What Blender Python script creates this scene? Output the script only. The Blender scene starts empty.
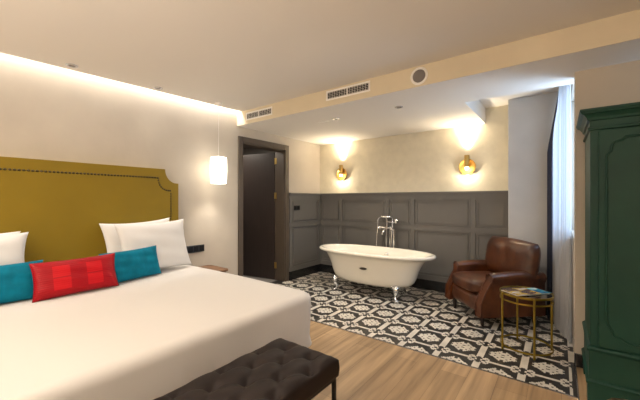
import bpy, bmesh, math, random
from math import sin, cos, pi, sqrt, atan, exp
from mathutils import Vector, Matrix
random.seed(7)
SC = bpy.context.scene
COL = SC.collection

# ------------------------------------------------------------------ camera
cam_d = bpy.data.cameras.new('camera')
cam = bpy.data.objects.new('camera', cam_d)
COL.objects.link(cam)
cam.location = (3.507, 0.0, 1.30)
cam.rotation_euler = (pi/2, 0, atan(240/318))
cam_d.sensor_width = 36.0
cam_d.lens = 318/640*36
cam_d.clip_start = 0.02
SC.camera = cam

# ------------------------------------------------------------------ world, exposure
W = bpy.data.worlds.new('world'); SC.world = W; W.use_nodes = True
W.node_tree.nodes['Background'].inputs[0].default_value = (0.50, 0.72, 1.0, 1)
W.node_tree.nodes['Background'].inputs[1].default_value = 1.5
SC.view_settings.view_transform = 'Standard'
SC.view_settings.look = 'None'
SC.view_settings.gamma = 1.0
SC.view_settings.exposure = 0.95
SC.view_settings.use_curve_mapping = False

def area(name, loc, rot, sx, sy, power, color, spread=pi):
    l = bpy.data.lights.new(name, 'AREA'); l.shape = 'RECTANGLE'
    l.size = sx; l.size_y = sy; l.energy = power; l.color = color; l.spread = spread
    o = bpy.data.objects.new(name, l); COL.objects.link(o)
    o.location = loc; o.rotation_euler = rot
    return o
def spot(name, loc, rot, power, color, angle, blend=0.6, radius=0.02):
    l = bpy.data.lights.new(name, 'SPOT'); l.energy = power; l.color = color
    l.spot_size = angle; l.spot_blend = blend; l.shadow_soft_size = radius
    o = bpy.data.objects.new(name, l); COL.objects.link(o)
    o.location = loc; o.rotation_euler = rot
    return o
WARM = (1.0, 0.90, 0.77); WARM2 = (1.0, 0.85, 0.62); COOL = (0.55, 0.75, 1.0)
def ceil_z(y): return 2.485 + 0.026*(y-2.776)
# added soft fill below the ceiling, over the bed side of the room and behind the camera
area('ceiling_fill_light', (2.1, 0.9, 2.40), (0, 0, 0), 0.9, 0.9, 4, WARM)
area('ceiling_fill_light', (1.6, -1.2, 2.34), (0, 0, 0), 1.2, 1.0, 17, WARM)
area('ceiling_fill_light', (4.2, -1.4, 2.34), (0, 0, 0), 1.0, 1.0, 12, WARM)
# added unseen fill lights behind the camera, aimed up to brighten the ceiling
area('upward_fill_light', (4.7, -1.9, 1.75), (pi, 0, 0), 0.5, 0.5, 36, WARM)
area('upward_fill_light', (0.7, -1.9, 1.75), (pi, 0, 0), 0.5, 0.5, 26, WARM)
area('upward_fill_light', (2.6, -0.9, 1.30), (pi, 0, 0), 0.6, 0.6, 26, WARM)
# cove strip over the headboard wall
area('cove_strip_light', (0.045, 0.15, 2.60), (0, math.radians(-8), 0), 0.06, 5.2, 21, (1.0, 0.96, 0.91))
# daylight outside the window
area('window_daylight', (4.35, 3.80, 1.75), (0, math.radians(90), 0), 1.5, 1.3, 46, COOL)
area('closet_fill_light', (-1.0, 3.1, 2.33), (0, 0, 0), 0.3, 0.3, 8, WARM)  # added fill that lifts the dark closet, no fixture modelled
# bathroom downlights
spot('downlight_beam', (1.289, 3.257, 2.29), (0, 0, 0), 34, WARM, 2.6, 1.0, 0.03)
spot('downlight_beam', (2.117, 3.257, 2.29), (0, 0, 0), 20, WARM, 2.6, 1.0, 0.03)
spot('downlight_beam', (0.22, 0.88, 2.40), (0, 0, 0), 1.5, WARM, 1.6, 1.0, 0.03)
spot('downlight_beam', (0.20, 1.61, 2.42), (0, 0, 0), 1.5, WARM, 1.6, 1.0, 0.03)

# ------------------------------------------------------------------ materials
def mat(name, color, rough=0.6, metal=0.0, noise=0.0, nscale=8.0, bump=0.0, bscale=60.0,
        coat=0.0, sheen=0.0, emit=None, estr=0.0, spec=0.5, trans=0.0, color2=None, stretch=None, distort=0.0):
    m = bpy.data.materials.new(name); m.use_nodes = True
    nt = m.node_tree; b = nt.nodes['Principled BSDF']
    b.inputs['Base Color'].default_value = (*color, 1)
    b.inputs['Roughness'].default_value = rough
    b.inputs['Metallic'].default_value = metal
    b.inputs['Specular IOR Level'].default_value = spec
    b.inputs['Coat Weight'].default_value = coat
    b.inputs['Sheen Weight'].default_value = sheen
    b.inputs['Transmission Weight'].default_value = trans
    if emit: b.inputs['Emission Color'].default_value = (*emit, 1); b.inputs['Emission Strength'].default_value = estr
    tc = nt.nodes.new('ShaderNodeTexCoord')
    vec = tc.outputs['Object']
    if stretch:
        mp = nt.nodes.new('ShaderNodeMapping'); mp.inputs['Scale'].default_value = stretch
        nt.links.new(vec, mp.inputs[0]); vec = mp.outputs[0]
    if noise > 0 or color2:
        n = nt.nodes.new('ShaderNodeTexNoise'); n.inputs['Scale'].default_value = nscale
        n.inputs['Detail'].default_value = 6; n.inputs['Distortion'].default_value = distort
        nt.links.new(vec, n.inputs['Vector'])
        r = nt.nodes.new('ShaderNodeValToRGB')
        c2 = color2 or tuple(min(1, c*(1+noise)) for c in color)
        c1 = color if color2 else tuple(c*(1-noise) for c in color)
        r.color_ramp.elements[0].position = 0.3; r.color_ramp.elements[1].position = 0.7
        r.color_ramp.elements[0].color = (*c1, 1); r.color_ramp.elements[1].color = (*c2, 1)
        nt.links.new(n.outputs['Fac'], r.inputs[0]); nt.links.new(r.outputs[0], b.inputs['Base Color'])
    if bump > 0:
        n2 = nt.nodes.new('ShaderNodeTexNoise'); n2.inputs['Scale'].default_value = bscale
        n2.inputs['Detail'].default_value = 5
        nt.links.new(vec, n2.inputs['Vector'])
        bp = nt.nodes.new('ShaderNodeBump'); bp.inputs['Strength'].default_value = bump; bp.inputs['Distance'].default_value = 0.01
        nt.links.new(n2.outputs['Fac'], bp.inputs['Height']); nt.links.new(bp.outputs[0], b.inputs['Normal'])
    return m

M = {}
M['wall'] = mat('warm_plaster', (0.53, 0.47, 0.39), 0.75, noise=0.05, nscale=3, bump=0.12, bscale=14)
M['beam'] = mat('beam_paint', (0.70, 0.61, 0.45), 0.7, noise=0.04, nscale=3)
M['bathwall'] = mat('ivory_wall_covering', (0.70, 0.64, 0.50), 0.55, noise=0.05, nscale=9, bump=0.25, bscale=22)
M['daylit_wall'] = mat('daylit_plaster', (0.54, 0.53, 0.51), 0.75, noise=0.04, nscale=4, bump=0.1, bscale=14)  # same wall paint, with the cool window light put into its colour
M['ceil'] = mat('ceiling_paint', (0.78, 0.74, 0.69), 0.85)
M['wainscot'] = mat('grey_panel_paint', (0.135, 0.129, 0.120), 0.42, noise=0.03, nscale=3)
M['black'] = mat('black_gloss_base', (0.012, 0.012, 0.013), 0.25)
M['frame'] = mat('dark_brown_frame', (0.088, 0.066, 0.048), 0.4, noise=0.1, nscale=3, stretch=(20, 20, 1))
M['leaf'] = mat('dark_door_veneer', (0.040, 0.028, 0.024), 0.4, noise=0.12, nscale=3, stretch=(20, 20, 1))
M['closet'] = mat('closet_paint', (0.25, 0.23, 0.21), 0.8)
M['brassy'] = mat('brass', (0.50, 0.34, 0.11), 0.42, 1.0, noise=0.05)
M['chrome'] = mat('chrome', (0.85, 0.86, 0.88), 0.12, 1.0)
M['iron'] = mat('black_metal', (0.02, 0.02, 0.02), 0.45, 0.6)
M['gold'] = mat('aged_gold_metal', (0.32, 0.23, 0.04), 0.38, 0.9, noise=0.15, nscale=20)
M['nickel'] = mat('steel_profile', (0.55, 0.56, 0.6), 0.25, 1.0)
M['white_enamel'] = mat('cream_enamel', (0.86, 0.82, 0.72), 0.18, coat=0.5)
M['linen'] = mat('white_linen', (0.70, 0.68, 0.66), 0.88, bump=0.05, bscale=30, sheen=0.2)
M['sheet'] = mat('white_coverlet', (0.66, 0.63, 0.60), 0.9, bump=0.08, bscale=5, sheen=0.2)
M['olive'] = mat('olive_gold_upholstery', (0.27, 0.178, 0.010), 0.6, noise=0.05, nscale=4, spec=0.3)
M['nail'] = mat('dark_brass_nail', (0.06, 0.04, 0.010), 0.4, 0.6)
M['teal'] = mat('teal_velvet', (0.0, 0.15, 0.235), 0.85, noise=0.2, nscale=14, bump=0.1, bscale=40, spec=0.2)
M['charcoal'] = mat('charcoal_velvet', (0.018, 0.0115, 0.010), 0.6, noise=0.2, nscale=10, spec=0.25, bump=0.06, bscale=40)
M['walnut'] = mat('brown_wood', (0.19, 0.095, 0.045), 0.45, noise=0.25, nscale=4, stretch=(1, 12, 12))
M['green'] = mat('green_paint', (0.007, 0.044, 0.030), 0.5, spec=0.3, noise=0.12, nscale=5, bump=0.08, bscale=20)
M['leather'] = mat('brown_leather', (0.034, 0.0095, 0.004), 0.33, color2=(0.115, 0.034, 0.010), nscale=5, distort=0.6, bump=0.18, bscale=45, coat=0.15)
M['darkwood'] = mat('dark_leg_wood', (0.02, 0.013, 0.010), 0.35)
M['glass_dark'] = mat('smoked_glass_top', (0.02, 0.018, 0.016), 0.06, coat=0.6)
M['plastic_dark'] = mat('dark_switch_plastic', (0.025, 0.025, 0.028), 0.35)
M['plastic_white'] = mat('white_plastic', (0.88, 0.85, 0.81), 0.5)
M['speaker_grille'] = mat('grey_speaker_cloth', (0.20, 0.18, 0.175), 0.9, bump=0.4, bscale=300)
M['void'] = mat('dark_duct', (0.015, 0.015, 0.014), 0.9)
M['shade'] = mat('glowing_white_shade', (0.9, 0.88, 0.82), 0.5, emit=(1.0, 0.92, 0.78), estr=2.5)
M['bulb'] = mat('glowing_bulb', (1, 1, 1), 0.5, emit=(1.0, 0.86, 0.6), estr=5)
M['drape'] = mat('navy_drape', (0.020, 0.024, 0.045), 0.9, bump=0.1, bscale=60)
M['rubber'] = mat('dark_window_frame', (0.03, 0.03, 0.035), 0.4)

def sheer_mat():
    m = bpy.data.materials.new('sheer_voile'); m.use_nodes = True; nt = m.node_tree
    out = nt.nodes['Material Output']; nt.nodes.remove(nt.nodes['Principled BSDF'])
    d = nt.nodes.new('ShaderNodeBsdfDiffuse'); d.inputs[0].default_value = (0.66, 0.65, 0.65, 1)
    t = nt.nodes.new('ShaderNodeBsdfTranslucent'); t.inputs[0].default_value = (0.42, 0.46, 0.52, 1)
    p = nt.nodes.new('ShaderNodeBsdfTransparent')
    m1 = nt.nodes.new('ShaderNodeMixShader'); m1.inputs[0].default_value = 0.5
    m2 = nt.nodes.new('ShaderNodeMixShader'); m2.inputs[0].default_value = 0.15
    nt.links.new(d.outputs[0], m1.inputs[1]); nt.links.new(t.outputs[0], m1.inputs[2])
    nt.links.new(m1.outputs[0], m2.inputs[1]); nt.links.new(p.outputs[0], m2.inputs[2])
    nt.links.new(m2.outputs[0], out.inputs[0])
    return m
M['sheer'] = sheer_mat()

def glass_mat():
    m = bpy.data.materials.new('window_glass'); m.use_nodes = True; nt = m.node_tree
    out = nt.nodes['Material Output']; nt.nodes.remove(nt.nodes['Principled BSDF'])
    g = nt.nodes.new('ShaderNodeBsdfGlossy'); g.inputs['Roughness'].default_value = 0.02
    p = nt.nodes.new('ShaderNodeBsdfTransparent')
    mx = nt.nodes.new('ShaderNodeMixShader'); mx.inputs[0].default_value = 0.08
    nt.links.new(p.outputs[0], mx.inputs[1]); nt.links.new(g.outputs[0], mx.inputs[2])
    nt.links.new(mx.outputs[0], out.inputs[0]); return m
M['glass'] = glass_mat()

def wood_floor():
    m = bpy.data.materials.new('oak_planks'); m.use_nodes = True; nt = m.node_tree
    b = nt.nodes['Principled BSDF']; L = nt.links.new
    tc = nt.nodes.new('ShaderNodeTexCoord')
    mp = nt.nodes.new('ShaderNodeMapping'); mp.inputs['Rotation'].default_value = (0, 0, pi/2)
    L(tc.outputs['Object'], mp.inputs[0])
    br = nt.nodes.new('ShaderNodeTexBrick')
    br.inputs['Scale'].default_value = 1.0; br.inputs['Brick Width'].default_value = 1.25; br.inputs['Row Height'].default_value = 0.185
    br.inputs['Mortar Size'].default_value = 0.0012; br.inputs['Bias'].default_value = 0.0; br.offset = 0.37
    br.inputs['Color1'].default_value = (0.33, 0.215, 0.115, 1); br.inputs['Color2'].default_value = (0.50, 0.335, 0.185, 1)
    br.inputs['Mortar'].default_value = (0.20, 0.12, 0.06, 1)
    L(mp.outputs[0], br.inputs['Vector'])
    mp2 = nt.nodes.new('ShaderNodeMapping'); mp2.inputs['Scale'].default_value = (12, 0.8, 1)
    L(tc.outputs['Object'], mp2.inputs[0])
    n = nt.nodes.new('ShaderNodeTexNoise'); n.inputs['Scale'].default_value = 1.5; n.inputs['Detail'].default_value = 8; n.inputs['Distortion'].default_value = 0.5
    L(mp2.outputs[0], n.inputs['Vector'])
    r = nt.nodes.new('ShaderNodeValToRGB'); r.color_ramp.elements[0].position = 0.33; r.color_ramp.elements[1].position = 0.66
    r.color_ramp.elements[0].color = (0.62, 0.60, 0.58, 1); r.color_ramp.elements[1].color = (1.12, 1.12, 1.12, 1)
    L(n.outputs['Fac'], r.inputs[0])
    mx = nt.nodes.new('ShaderNodeMix'); mx.data_type = 'RGBA'; mx.blend_type = 'MULTIPLY'; mx.inputs[0].default_value = 1
    L(br.outputs['Color'], mx.inputs[6]); L(r.outputs[0], mx.inputs[7]); L(mx.outputs[2], b.inputs['Base Color'])
    b.inputs['Roughness'].default_value = 0.42
    return m
M['wood'] = wood_floor()
M['tile_l'] = mat('light_cement_tile', (0.60, 0.56, 0.49), 0.45, noise=0.12, nscale=7)
M['tile_d'] = mat('dark_cement_tile', (0.028, 0.026, 0.025), 0.40, noise=0.2, nscale=7)

# ------------------------------------------------------------------ mesh helpers
class MB:
    def __init__(s): s.v = []; s.f = []; s.mi = []
    def add(s, vs, fs, mi=0):
        o = len(s.v); s.v += [tuple(v) for v in vs]; s.f += [tuple(i+o for i in f) for f in fs]; s.mi += [mi]*len(fs); return s
    def box(s, x0, x1, y0, y1, z0, z1, mi=0, M_=None):
        vs = [(x, y, z) for z in (z0, z1) for y in (y0, y1) for x in (x0, x1)]
        if M_ is not None: vs = [M_ @ Vector(v) for v in vs]
        return s.add(vs, [(0, 2, 3, 1), (4, 5, 7, 6), (0, 1, 5, 4), (1, 3, 7, 5), (3, 2, 6, 7), (2, 0, 4, 6)], mi)
    def rings(s, rings, closed=True, cap0=True, cap1=True, mi=0):
        n = len(rings[0]); vs = [p for r in rings for p in r]; fs = []
        for i in range(len(rings)-1):
            for j in range(n if closed else n-1):
                k = (j+1) % n; fs.append((i*n+j, i*n+k, (i+1)*n+k, (i+1)*n+j))
        if cap0: fs.append(tuple(range(n))[::-1])
        if cap1: fs.append(tuple((len(rings)-1)*n+i for i in range(n)))
        return s.add(vs, fs, mi)
    def tube(s, path, r, n=10, mi=0, closed=False):
        path = [Vector(p) for p in path]; rings = []; up = None
        m = len(path)
        for i, p in enumerate(path):
            if closed: t = (path[(i+1) % m]-path[i-1]).normalized()
            else: t = (path[min(i+1, m-1)]-path[max(i-1, 0)]).normalized()
            if up is None:
                up = Vector((0, 0, 1)) if abs(t.z) < 0.9 else Vector((1, 0, 0))
            a = (up - t*up.dot(t)).normalized(); up = a; b = t.cross(a)
            rr = r[i] if isinstance(r, (list, tuple)) else r
            rings.append([p + a*rr*cos(2*pi*k/n) + b*rr*sin(2*pi*k/n) for k in range(n)])
        if closed: rings.append(rings[0]); return s.rings(rings, True, False, False, mi)
        return s.rings(rings, True, True, True, mi)
    def lathe(s, prof, c=(0, 0, 0), n=32, axis='z', mi=0, cap=True):
        rings = []
        for r, h in prof:
            ring = []
            for k in range(n):
                a = 2*pi*k/n; u, w = r*cos(a), r*sin(a)
                p = (u, w, h) if axis == 'z' else ((u, h, w) if axis == 'y' else (h, u, w))
                ring.append((c[0]+p[0], c[1]+p[1], c[2]+p[2]))
            rings.append(ring)
        return s.rings(rings, True, cap, cap, mi)
    def grid(s, fn, nu, nv, mi=0, flip=False):
        vs = [fn(i/nu, j/nv) for j in range(nv+1) for i in range(nu+1)]; fs = []
        for j in range(nv):
            for i in range(nu):
                a = j*(nu+1)+i; f = (a, a+1, a+nu+2, a+nu+1); fs.append(f[::-1] if flip else f)
        return s.add(vs, fs, mi)
    def build(s, name, m, parent=None, smooth=False, bevel=0.0, bseg=2, subsurf=0, angle=None, loc=None, weld=False):
        me = bpy.data.meshes.new(name); me.from_pydata(s.v, [], s.f)
        ms = m if isinstance(m, (list, tuple)) else [m]
        for x in ms: me.materials.append(x)
        for p, i in zip(me.polygons, s.mi): p.material_index = i
        bm = bmesh.new(); bm.from_mesh(me)
        if weld: bmesh.ops.remove_doubles(bm, verts=bm.verts, dist=1e-5)
        if not weld or True: bmesh.ops.recalc_face_normals(bm, faces=bm.faces)
        bm.to_mesh(me); bm.free()
        if smooth:
            for p in me.polygons: p.use_smooth = True
            if angle: me.set_sharp_from_angle(angle=math.radians(angle))
        o = bpy.data.objects.new(name, me); COL.objects.link(o)
        if parent:
            o.parent = parent
            if loc is None: o.matrix_parent_inverse = parent.matrix_world.inverted() if False else Matrix.Identity(4)
        if loc is not None: o.location = loc
        if bevel > 0:
            b = o.modifiers.new('bevel', 'BEVEL'); b.width = bevel; b.segments = bseg; b.limit_method = 'ANGLE'; b.angle_limit = math.radians(40)
            for p in me.polygons: p.use_smooth = True
            me.set_sharp_from_angle(angle=math.radians(50))
        if subsurf:
            q = o.modifiers.new('subsurf', 'SUBSURF'); q.levels = subsurf; q.render_levels = subsurf
        return o

def tag(o, label=None, cat=None, group=None, kind=None):
    if label: o['label'] = label
    if cat: o['category'] = cat
    if group: o['group'] = group
    if kind: o['kind'] = kind
    return o
def empty(name, loc, rz=0.0):
    o = bpy.data.objects.new(name, None); COL.objects.link(o); o.empty_display_size = 0.1
    o.location = loc; o.rotation_euler = (0, 0, rz); return o
def children(o): return [c for c in bpy.data.objects if c.parent == o]
def copy_tree(o, parent=None):
    ch = children(o)
    c = o.copy(); COL.objects.link(c); c.parent = parent
    for k in ch: copy_tree(k, c)
    return c
def S(o, label=None, cat=None): return tag(o, label, cat, kind='structure')

# ------------------------------------------------------------------ setting
XR = 5.6; YF = -2.5; YB = 4.65; ZS = 2.305; YBK = 2.776
S(MB().box(0, XR, YF, 2.68, -0.1, 0).build('floor', M['wood']), 'oak plank floor of the bedroom', 'floor')

T = 0.15
def tile_floor():
    Q = ["110001111111", "110011101110", "110001111111", "110000011011", "110000001111", "110000000110",
         "110000000010", "110000000000", "010110000000", "001111000000", "001101000000", "010011111111"]
    px, py = 0.3055, 0.338; hx, hy = px/24, py/24
    x0, y0 = 2.364, 3.70
    b = MB(); X0, X1, Y0, Y1 = 0.0, 3.60, 2.70, 4.65
    i0 = int(math.floor((X0-x0)/hx)); i1 = int(math.ceil((X1-x0)/hx)); j0 = int(math.floor((Y0-y0)/hy)); j1 = int(math.ceil((Y1-y0)/hy))
    def q(i, n=24):
        k = i % n
        return k if k < 12 else 23-k
    vid = {}; vs = []; fs = []; mi = []
    def V(i, j):
        if (i, j) not in vid:
            vid[(i, j)] = len(vs); vs.append((min(max(x0+i*hx, X0), X1), min(max(y0+j*hy, Y0), Y1), 0.0))
        return vid[(i, j)]
    for j in range(j0, j1):
        i = i0
        while i < i1:
            c = Q[q(j)][q(i)]; k = i
            while k < i1 and Q[q(j)][q(k)] == c: k += 1
            fs.append((V(i, j), V(k, j), V(k, j+1), V(i, j+1))); mi.append(0 if c == '1' else 1); i = k
    b.add(vs, fs); b.mi = mi
    # body under the tiles and dark border course
    b.box(-T, 3.60, 2.68, 4.65, -0.1, -0.001, 1)
    b.box(0, 3.60, 2.682, 2.70, -0.01, 0.0005, 1)
    b.box(3.578, 3.60, 2.70, 3.2, -0.01, 0.0008, 1)
    o = b.build('floor', [M['tile_l'], M['tile_d']])
    S(o, 'black and white patterned cement tile floor of the bathing area', 'floor')
tile_floor()
S(MB().box(0, 3.60, 2.676, 2.684, -0.01, 0.004).box(3.60, 3.608, 2.3, 3.2, -0.01, 0.004).build('trim_floor', M['nickel']))
S(MB().box(3.6, XR, 2.68, 3.3, -0.1, -0.0005).build('floor', M['wood']), 'strip of floor under the green wardrobe', 'floor')

# walls
T = 0.15
DY0, DY1, DZ = 2.858, 3.712, 2.105
b = MB().box(-T, 0, YF, DY0, 0, 2.75).box(-T, 0, DY0, DY1, DZ, 2.75).box(-T, 0, DY1, YB, 0, 2.75)
S(b.build('wall_left', M['wall']), 'warm beige plaster wall behind the headboard', 'wall')
S(MB().box(-T, 3.9, YB, YB+T, 0, 2.75).build('wall_back', M['bathwall']), 'ivory wall above the grey panelling', 'wall')
S(MB().box(-T, XR+T, YF-T, YF, 0, 2.75).build('wall_front', M['wall']), 'wall behind the camera', 'wall')
S(MB().box(XR, XR+T, YF, 3.3, 0, 2.75).build('wall_right', M['wall']), 'side wall beyond the wardrobe', 'wall')
S(MB().box(3.60, XR, 3.2, 3.32, 0, 2.75).build('wall_wardrobe', M['wall']), 'beige wall behind the green wardrobe', 'wall')
# window wall with its opening
WY0, WY1, WZ0, WZ1 = 3.34, 4.36, 0.98, 2.36
b = MB().box(3.60, 3.85, 3.32, YB, 0, WZ0).box(3.60, 3.85, 3.32, YB, WZ1, 2.75).box(3.60, 3.85, WY1, YB, WZ0, WZ1).box(3.60, 3.85, 3.32, WY0, WZ0, WZ1)
S(b.build('wall_window', M['wall']), 'short wall holding the window', 'wall')
S(MB().box(3.01, 3.60, 4.41, 4.65, 0, 2.505).build('wall_pillar', M['daylit_wall'], bevel=0.004), 'plaster pillar pale with window light, between panelling and curtain', 'wall')
# ceiling: main slab (with the cove gap along the left wall), cover slab, dropped soffit with curtain recess
def ceil_slab():
    b = MB()
    z0, z1 = ceil_z(YF), ceil_z(YBK)
    vs = [(0.10, YF, z0), (XR, YF, z0), (XR, YBK, z1), (0.10, YBK, z1), (0.10, YF, z0+0.03), (XR, YF, z0+0.03), (XR, YBK, z1+0.03), (0.10, YBK, z1+0.03)]
    b.add(vs, [(0, 3, 2, 1), (4, 5, 6, 7), (0, 1, 5, 4), (1, 2, 6, 5), (2, 3, 7, 6), (3, 0, 4, 7)])
    b.box(0.30, 0.33, YF, YBK, 2.50, 2.66)
    b.box(-T, XR+T, YF-T, YBK+0.02, 2.66, 2.76)
    return b.build('ceiling', M['ceil'])
S(ceil_slab(), 'main ceiling with light cove above the headboard wall', 'ceiling')
RX, RY, RZ = 2.725, 3.515, 2.505
b = MB()
b.box(0, XR, YBK, RY, ZS, 2.70); b.box(0, RX, RY, YB, ZS, 2.70); b.box(RX, 3.60, RY, YB, RZ, 2.70)
b.box(0, XR, YBK-0.004, YBK, ZS, 2.66, 1)
S(b.build('ceiling', [M['ceil'], M['beam']]), 'dropped ceiling of the bathing area with curtain recess', 'ceiling')

# closet beyond the door
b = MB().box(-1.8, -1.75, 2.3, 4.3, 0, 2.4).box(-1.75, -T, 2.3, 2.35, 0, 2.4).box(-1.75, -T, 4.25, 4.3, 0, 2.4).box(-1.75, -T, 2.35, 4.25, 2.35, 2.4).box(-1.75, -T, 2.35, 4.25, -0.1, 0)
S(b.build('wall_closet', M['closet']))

# door
door = empty('door_1', (0, (DY0+DY1)/2, 0)); S(door, 'dark brown door standing ajar into the next room', 'door')
def L_(b): # shift world coords into door space
    b.v = [(x, y-(DY0+DY1)/2, z) for x, y, z in b.v]; return b
fb = MB()
fo0, fo1, fz = 2.785, 3.79, 2.175
fb.box(0, 0.022, fo0, DY0+0.005, 0, fz).box(0, 0.022, DY1-0.005, fo1, 0, fz).box(0, 0.022, DY0+0.005, DY1-0.005, DZ-0.005, fz)
fb.box(-0.20, 0.0, DY0, DY0+0.02, 0, DZ).box(-0.20, 0.0, DY1-0.02, DY1, 0, DZ).box(-0.20, 0.0, DY0+0.02, DY1-0.02, DZ-0.02, DZ)
L_(fb).build('door_frame', M['frame'], door, bevel=0.004)
lm = Matrix.Translation(Vector((-0.205, DY1-0.025-(DY0+DY1)/2, 0))) @ Matrix.Rotation(math.radians(-80), 4, 'Z')
lb = MB().box(-0.04, 0.0, -0.80, 0, 0.01, 2.075, M_=lm)
leaf = lb.build('door_leaf', M['leaf'], door, bevel=0.003)
for z in (0.24, 1.37, 1.93):
    h = MB(); h.tube([(-0.195, 0.3999, z-0.05), (-0.195, 0.3999, z+0.05)], 0.008, 8); h.box(-0.19, -0.16, 0.401, 0.4065, z-0.05, z+0.05)
    h.build('hinge', M['brassy'], leaf)
hb = MB().tube([lm @ Vector((0.0, -0.73, 1.02)), lm @ Vector((0.05, -0.73, 1.02)), lm @ Vector((0.05, -0.62, 1.02))], 0.009, 8)
hb.build('door_handle', M['chrome'], leaf)

# wainscot
def frame_mould(b, u0, u1, z0, z1, P, w=0.022, d=0.010):
    """raised picture-frame moulding; P(u, depth, z) -> world point"""
    for (a0, a1, c0, c1) in ((u0, u1, z1-w, z1), (u0, u1, z0, z0+w), (u0, u0+w, z0+w, z1-w), (u1-w, u1, z0+w, z1-w)):
        prof = []
        vs = [P(a, dd, z) for dd in (0, d) for z in (c0, c1) for a in (a0, a1)]
        b.add(vs, [(0, 1, 3, 2), (4, 6, 7, 5), (0, 4, 5, 1), (1, 5, 7, 3), (3, 7, 6, 2), (2, 6, 4, 0)])
def pbox(b, P, u0, u1, d0, d1, z0, z1):
    vs = [P(a, dd, z) for dd in (d0, d1) for z in (z0, z1) for a in (u0, u1)]
    b.add(vs, [(0, 1, 3, 2), (4, 6, 7, 5), (0, 4, 5, 1), (1, 5, 7, 3), (3, 7, 6, 2), (2, 6, 4, 0)])
def wains(P, stiles, ua, ub, wst=0.05):
    b = MB()
    pbox(b, P, ua, ub, 0.0, 0.012, 0.14, 1.37)               # backing
    rails = ((0.14, 0.20), (0.86, 0.93), (1.315, 1.372))
    for z0, z1 in rails: pbox(b, P, ua, ub, 0.012, 0.026, z0, z1)
    st = [(max(ua, s-wst/2), min(ub, s+wst/2)) for s in stiles]
    for s0, s1 in st:
        for z0, z1 in ((0.20, 0.865), (0.925, 1.315)): pbox(b, P, s0, s1, 0.012, 0.026, z0, z1)
    for (a, c) in zip(st[:-1], st[1:]):
        for z0, z1 in ((0.20, 0.865), (0.925, 1.315)):
            frame_mould(b, a[1], c[0], z0, z1, lambda u, d, z: P(u, 0.012+d, z), 0.010, 0.020)
            frame_mould(b, a[1]+0.035, c[0]-0.035, z0+0.035, z1-0.035, lambda u, d, z: P(u, 0.012+d, z), 0.012, 0.012)
    pbox(b, P, ua, ub, 0.0, 0.036, 1.372, 1.395); pbox(b, P, ua, ub, 0.0, 0.055, 1.395, 1.418)
    return b
Pb = lambda u, d, z: (u, YB-d, z)
S(wains(Pb, [0.01, 0.475, 1.335, 1.745, 2.575, 3.0], 0.0, 3.01).build('trim_1', M['wainscot']), 'grey wall panelling behind the bathtub', 'wall panelling')
Pl = lambda u, d, z: (d, u, z)
S(wains(Pl, [3.83, 4.60], 3.792, 4.624).build('trim_2', M['wainscot']), 'grey wall panelling beside the door', 'wall panelling')
S(MB().box(0, 3.01, YB-0.03, YB, 0, 0.14).build('baseboard_back', M['black'], bevel=0.003))
S(MB().box(0, 0.03, 3.792, YB-0.03, 0, 0.14).build('baseboard_left', M['black'], bevel=0.003))
S(MB().box(3.01, 3.60, 4.39, 4.41, 0, 0.10).build('baseboard_pillar', M['black'], bevel=0.003))
S(MB().box(3.596, XR, 3.18, 3.20, 0, 0.10).build('baseboard_right', M['black'], bevel=0.003))

# window
win = empty('window_1', (3.70, (WY0+WY1)/2, WZ0)); S(win, 'tall window behind the sheer curtain', 'window')
def Lw(b): b.v = [(x-3.70, y-(WY0+WY1)/2, z-WZ0) for x, y, z in b.v]; return b
b = MB()
for y0, y1, z0, z1 in ((WY0, WY0+0.05, WZ0, WZ1), (WY1-0.05, WY1, WZ0, WZ1), (WY0, WY1, WZ0, WZ0+0.05), (WY0, WY1, WZ1-0.05, WZ1), (3.83, 3.87, WZ0, WZ1)):
    b.box(3.70, 3.76, y0, y1, z0, z1)
Lw(b).build('window_frame', M['rubber'], win, bevel=0.003)
Lw(MB().box(3.727, 3.733, WY0+0.05, WY1-0.05, WZ0+0.05, WZ1-0.05)).build('window_pane', M['glass'], win)
Lw(MB().box(3.675, 3.70, 3.84, 3.86, 1.38, 1.46).box(3.655, 3.675, 3.84, 3.86, 1.34, 1.44)).build('window_handle', M['iron'], win, bevel=0.003)

# ------------------------------------------------------------------ curtains
def path_curtain(name, pts, z0, z1, m, amp, folds, topfn=None, seed=0, n=160, nz=26):
    P = [Vector((p[0], p[1], 0)) for p in pts]
    seg = [0]
    for a, c in zip(P[:-1], P[1:]): seg.append(seg[-1]+(c-a).length)
    def at(t):
        d = t*seg[-1]
        for i in range(len(P)-1):
            if d <= seg[i+1] or i == len(P)-2:
                k = (d-seg[i])/(seg[i+1]-seg[i]); return P[i].lerp(P[i+1], k)
    rnd = random.Random(seed); ph = [rnd.uniform(0, 6) for _ in range(4)]
    def fn(u, v):
        z = z0+(z1-z0)*v
        p = at(u); q = at(min(1, u+0.01)); r_ = at(max(0, u-0.01)); t = (q-r_).normalized(); nrm = Vector((-t.y, t.x, 0))
        a = amp*(0.65+0.35*(1-v))
        off = a*sin(2*pi*folds*u+ph[0]+0.5*sin(3*v+ph[1])) + 0.3*a*sin(2*pi*folds*2.3*u+ph[2]+v)
        x, y = p.x+nrm.x*off, p.y+nrm.y*off
        if topfn: x, y = topfn(x, y, z, u)
        return (x, y, z)
    b = MB().grid(fn, n, nz)
    o = b.build(name, m, smooth=True)
    return o
def pull(x, y, z, u):
    # hangs narrower at the rail, bulges into the room lower down
    k = max(0.0, min(1.0, (z-1.9)/0.6)); k = k*k*(3-2*k)
    return x + (3.535-x)*0.65*k*u, y
sh = path_curtain('sheer_curtain', [(3.585, 3.60), (3.54, 3.78), (3.485, 3.95), (3.455, 4.18)], 0.02, 2.49, M['sheer'], 0.013, 9, pull, 3)
tag(sh, 'long sheer white curtain glowing with daylight at the window', 'curtain')
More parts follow.
